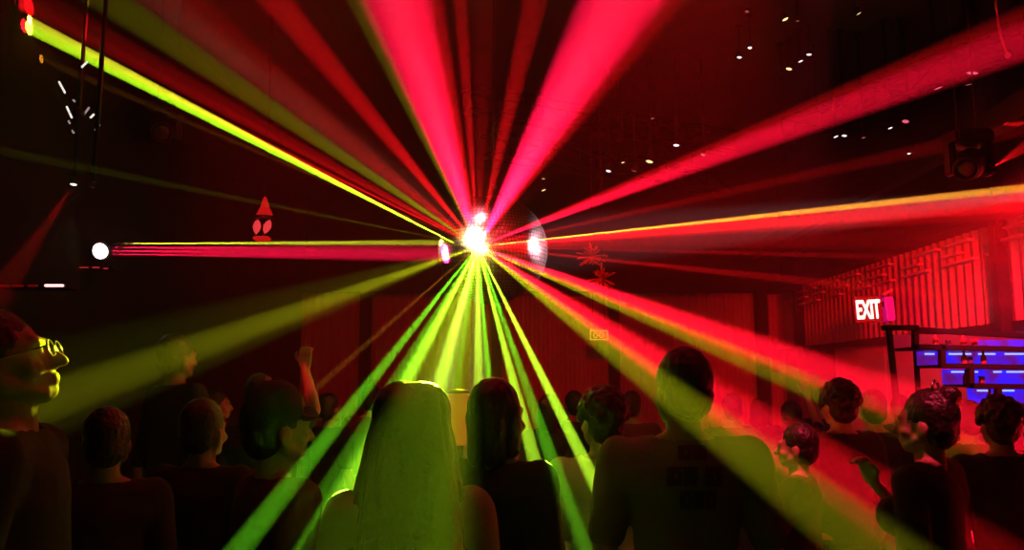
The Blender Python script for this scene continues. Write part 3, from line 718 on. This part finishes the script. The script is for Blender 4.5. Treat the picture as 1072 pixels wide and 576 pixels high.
FAR = [((345, 428), 6.2, 'far person seen between the cap man and the long-haired woman', 'short'), ((388, 418), 6.8, 'far person with a lit brow beside the green beam', 'short'), ((575, 430), 6.0, 'far person right of the dark bob', 'bob'),
       ((600, 424), 7.0, 'far person left of the pale-shirted one', 'short'), ((766, 428), 6.2, 'far person by the ribbed wall left of the red beam end', 'short'), ((795, 430), 7.2, 'far person with back to the ribbed wall', 'bob'),
       ((862, 420), 6.8, 'far person left of the dark-haired one by the panels', 'short'), ((942, 428), 7.0, 'far person behind the slanted rail post', 'short'), ((990, 432), 5.6, 'far person left of the smaller figure by the shelving', 'bob'),
       ((176, 430), 6.4, 'far person low at the left under the olive beam', 'short'), ((662, 425), 6.6, 'far person behind the broad person in the grey tee', 'short')]
for i, (px, d, lb, hr) in enumerate(FAR):
    person(lb, px, d, (i * 37) % 60 - 30, hr, (NAVY, MAROON, None)[i % 3], vox=.012, group='far row of the crowd', female=hr == 'bob')
# block print on the grey tee (unreadable dark letters, three lines)
k = r7.scale.x
INK = mat('shirt_ink', (.012, .012, .012), .8); b = BM()
dg = bpy.context.evaluated_depsgraph_get(); dg.update()
Ms = shirt7.matrix_world.inverted() if False else (Matrix.LocRotScale(r7.location, r7.rotation_euler, r7.scale)).inverted()
camp = Vector((0, 0, 1.7))
def on_shirt(x, y):
    a_ = Ms @ camp; c_ = Ms @ P(x, y, 3.); ok, loc, nr, _ = shirt7.ray_cast(a_, (c_ - a_).normalized())
    return loc + nr * .003 if ok else None
GL = {'N': '101 111 111 101', 'O': '111 101 101 111', 'B': '110 111 101 110', 'D': '110 101 101 110', 'A': '010 101 111 101', 'K': '101 110 110 101', 'W': '101 101 111 111'}
random.seed(5)
for (x0, x1, y0, y1, n) in ((709, 740, 467, 482, 2), (698, 731, 489, 509, 2), (737, 756, 489, 510, 1), (711, 750, 514, 533, 3)):
    for c_ in range(n):
        xa = x0 + (x1 - x0) * c_ / n + .5; xb = x0 + (x1 - x0) * (c_ + 1) / n - .5
        G = 7; grid = [[on_shirt(xa + (xb - xa) * i / (G - 1), y0 + (y1 - y0) * j / (G - 1)) for i in range(G)] for j in range(G)]
        vv = [[b.verts.new(p) if p is not None else None for p in row] for row in grid]
        for j in range(G - 1):
            for i in range(G - 1):
                if (i, j) in ((3, 2), (3, 3)) and c_ % 2 == 0: continue
                q = (vv[j][i], vv[j][i + 1], vv[j + 1][i + 1], vv[j + 1][i])
                if all(q): b.faces.new(q)
obj('block_print', b, INK, shirt7, True)
# shiny hair clip
for o in list(COL.objects):
    if o.get('label', '').startswith('person with a shiny hair clip'):
        b = BM()
        for i in range(8):
            a0, a1 = PI * i / 8, PI * (i + 1) / 8
            capsule(b, (.03 * math.cos(a0) , -.045 + .0 , 1.765 + .03 * math.sin(a0)), (.03 * math.cos(a1), -.045, 1.765 + .03 * math.sin(a1)), .006, .006, n=8)
        obj('hair_clip', b, CHROME, o, True)

# ------------------------------------------------------------------ added lights
def area(loc, to, sx, W, col, spread=120):
    L = bpy.data.lights.new('area_light', 'AREA'); o = bpy.data.objects.new('area_light', L); COL.objects.link(o)
    o.location = loc; o.rotation_euler = (Vector(to) - Vector(loc)).to_track_quat('-Z', 'Y').to_euler()
    L.size = sx; L.color = col; L.energy = W; L.spread = R(spread); return o
spot((2.9, 4.2, 2.75), (4.0, 9.2, 2.0), 36, 1700, (1, .003, .006), .8, .1)  # unseen red washes added to light the walls and haze
spot((2.9, 4.0, 3.0), (4.0, 7.2, 1.2), 50, 750, (1, .008, .03), .8, .1)
spot((.8, 3.0, 4.75), (2.2, 12, 1.0), 44, 1200, (1, .003, .004), .9, .1)
spot((-1.5, 3.0, 4.75), (-1.6, 12, 1.0), 44, 700, (1, .003, .004), .9, .1)
spot((2.75, 3.9, 2.6), (3.3, 5.75, 1.95), 24, 260, (1, .06, .14), .5, .05)  # unseen pink spot added to brighten the drinks
# unseen spots added for highlights on the ball, with one from the left lamp
spot((-2.8, 1.95, 4.1), BC + Vector((-.08, -.3, 0)), 2.4, 7000, (1, .8, .45), .4, .06)
spot((-.9, 4.6, 4.65), BC + Vector((-.05, -.2, 0)), 5, 600, (1, .12, .15), .4, .06)
spot(lp + Vector((.1, -.08, 0)), BC + Vector((-.3, -.12, 0)), 2.6, 1200, (1, .95, .6), .4, .05)
L_ = bpy.data.lights.new('point_light', 'POINT'); o_ = bpy.data.objects.new('point_light', L_); COL.objects.link(o_); o_.location = O + Vector((0, -.02, -.02)); L_.energy = 9; L_.color = (1, .3, .06); L_.shadow_soft_size = .03  # added unseen source for the halo in front of the ball
spot((3.7, 5.2, 2.95), BC + Vector((.05, 0, 0)), 8, 3000, (1, .6, .65), .4, .04)
# narrow spots added to brighten faces, a raised arm and hands
spot(O, P(60, 390, 1.95), 3.3, 2100, (.75, 1, .01), .7)
spot((-.6, 2.2, 4.6), P(303, 382, 4.5), 4.5, 420, (1, .01, .02), .6)
spot((1.2, 2.6, 4.4), P(824, 458, 3.9), 7, 900, (1, .03, .08), .6)
spot((1.6, 1.9, 4.4), P(972, 456, 3.0), 4, 700, (1, .04, .1), .6)

w = bpy.data.worlds.new('world'); S.world = w; w.use_nodes = True; w.node_tree.nodes['Background'].inputs[0].default_value = (0, 0, 0, 1)
S.view_settings.view_transform = 'Standard'; S.view_settings.look = 'None'; S.view_settings.gamma = 1; S.view_settings.exposure = 0; S.view_settings.use_curve_mapping = False
S.cycles.max_bounces = 3; S.cycles.diffuse_bounces = 2; S.cycles.glossy_bounces = 2; S.cycles.volume_bounces = 0
S.cycles.use_denoising = True; S.cycles.use_light_tree = True
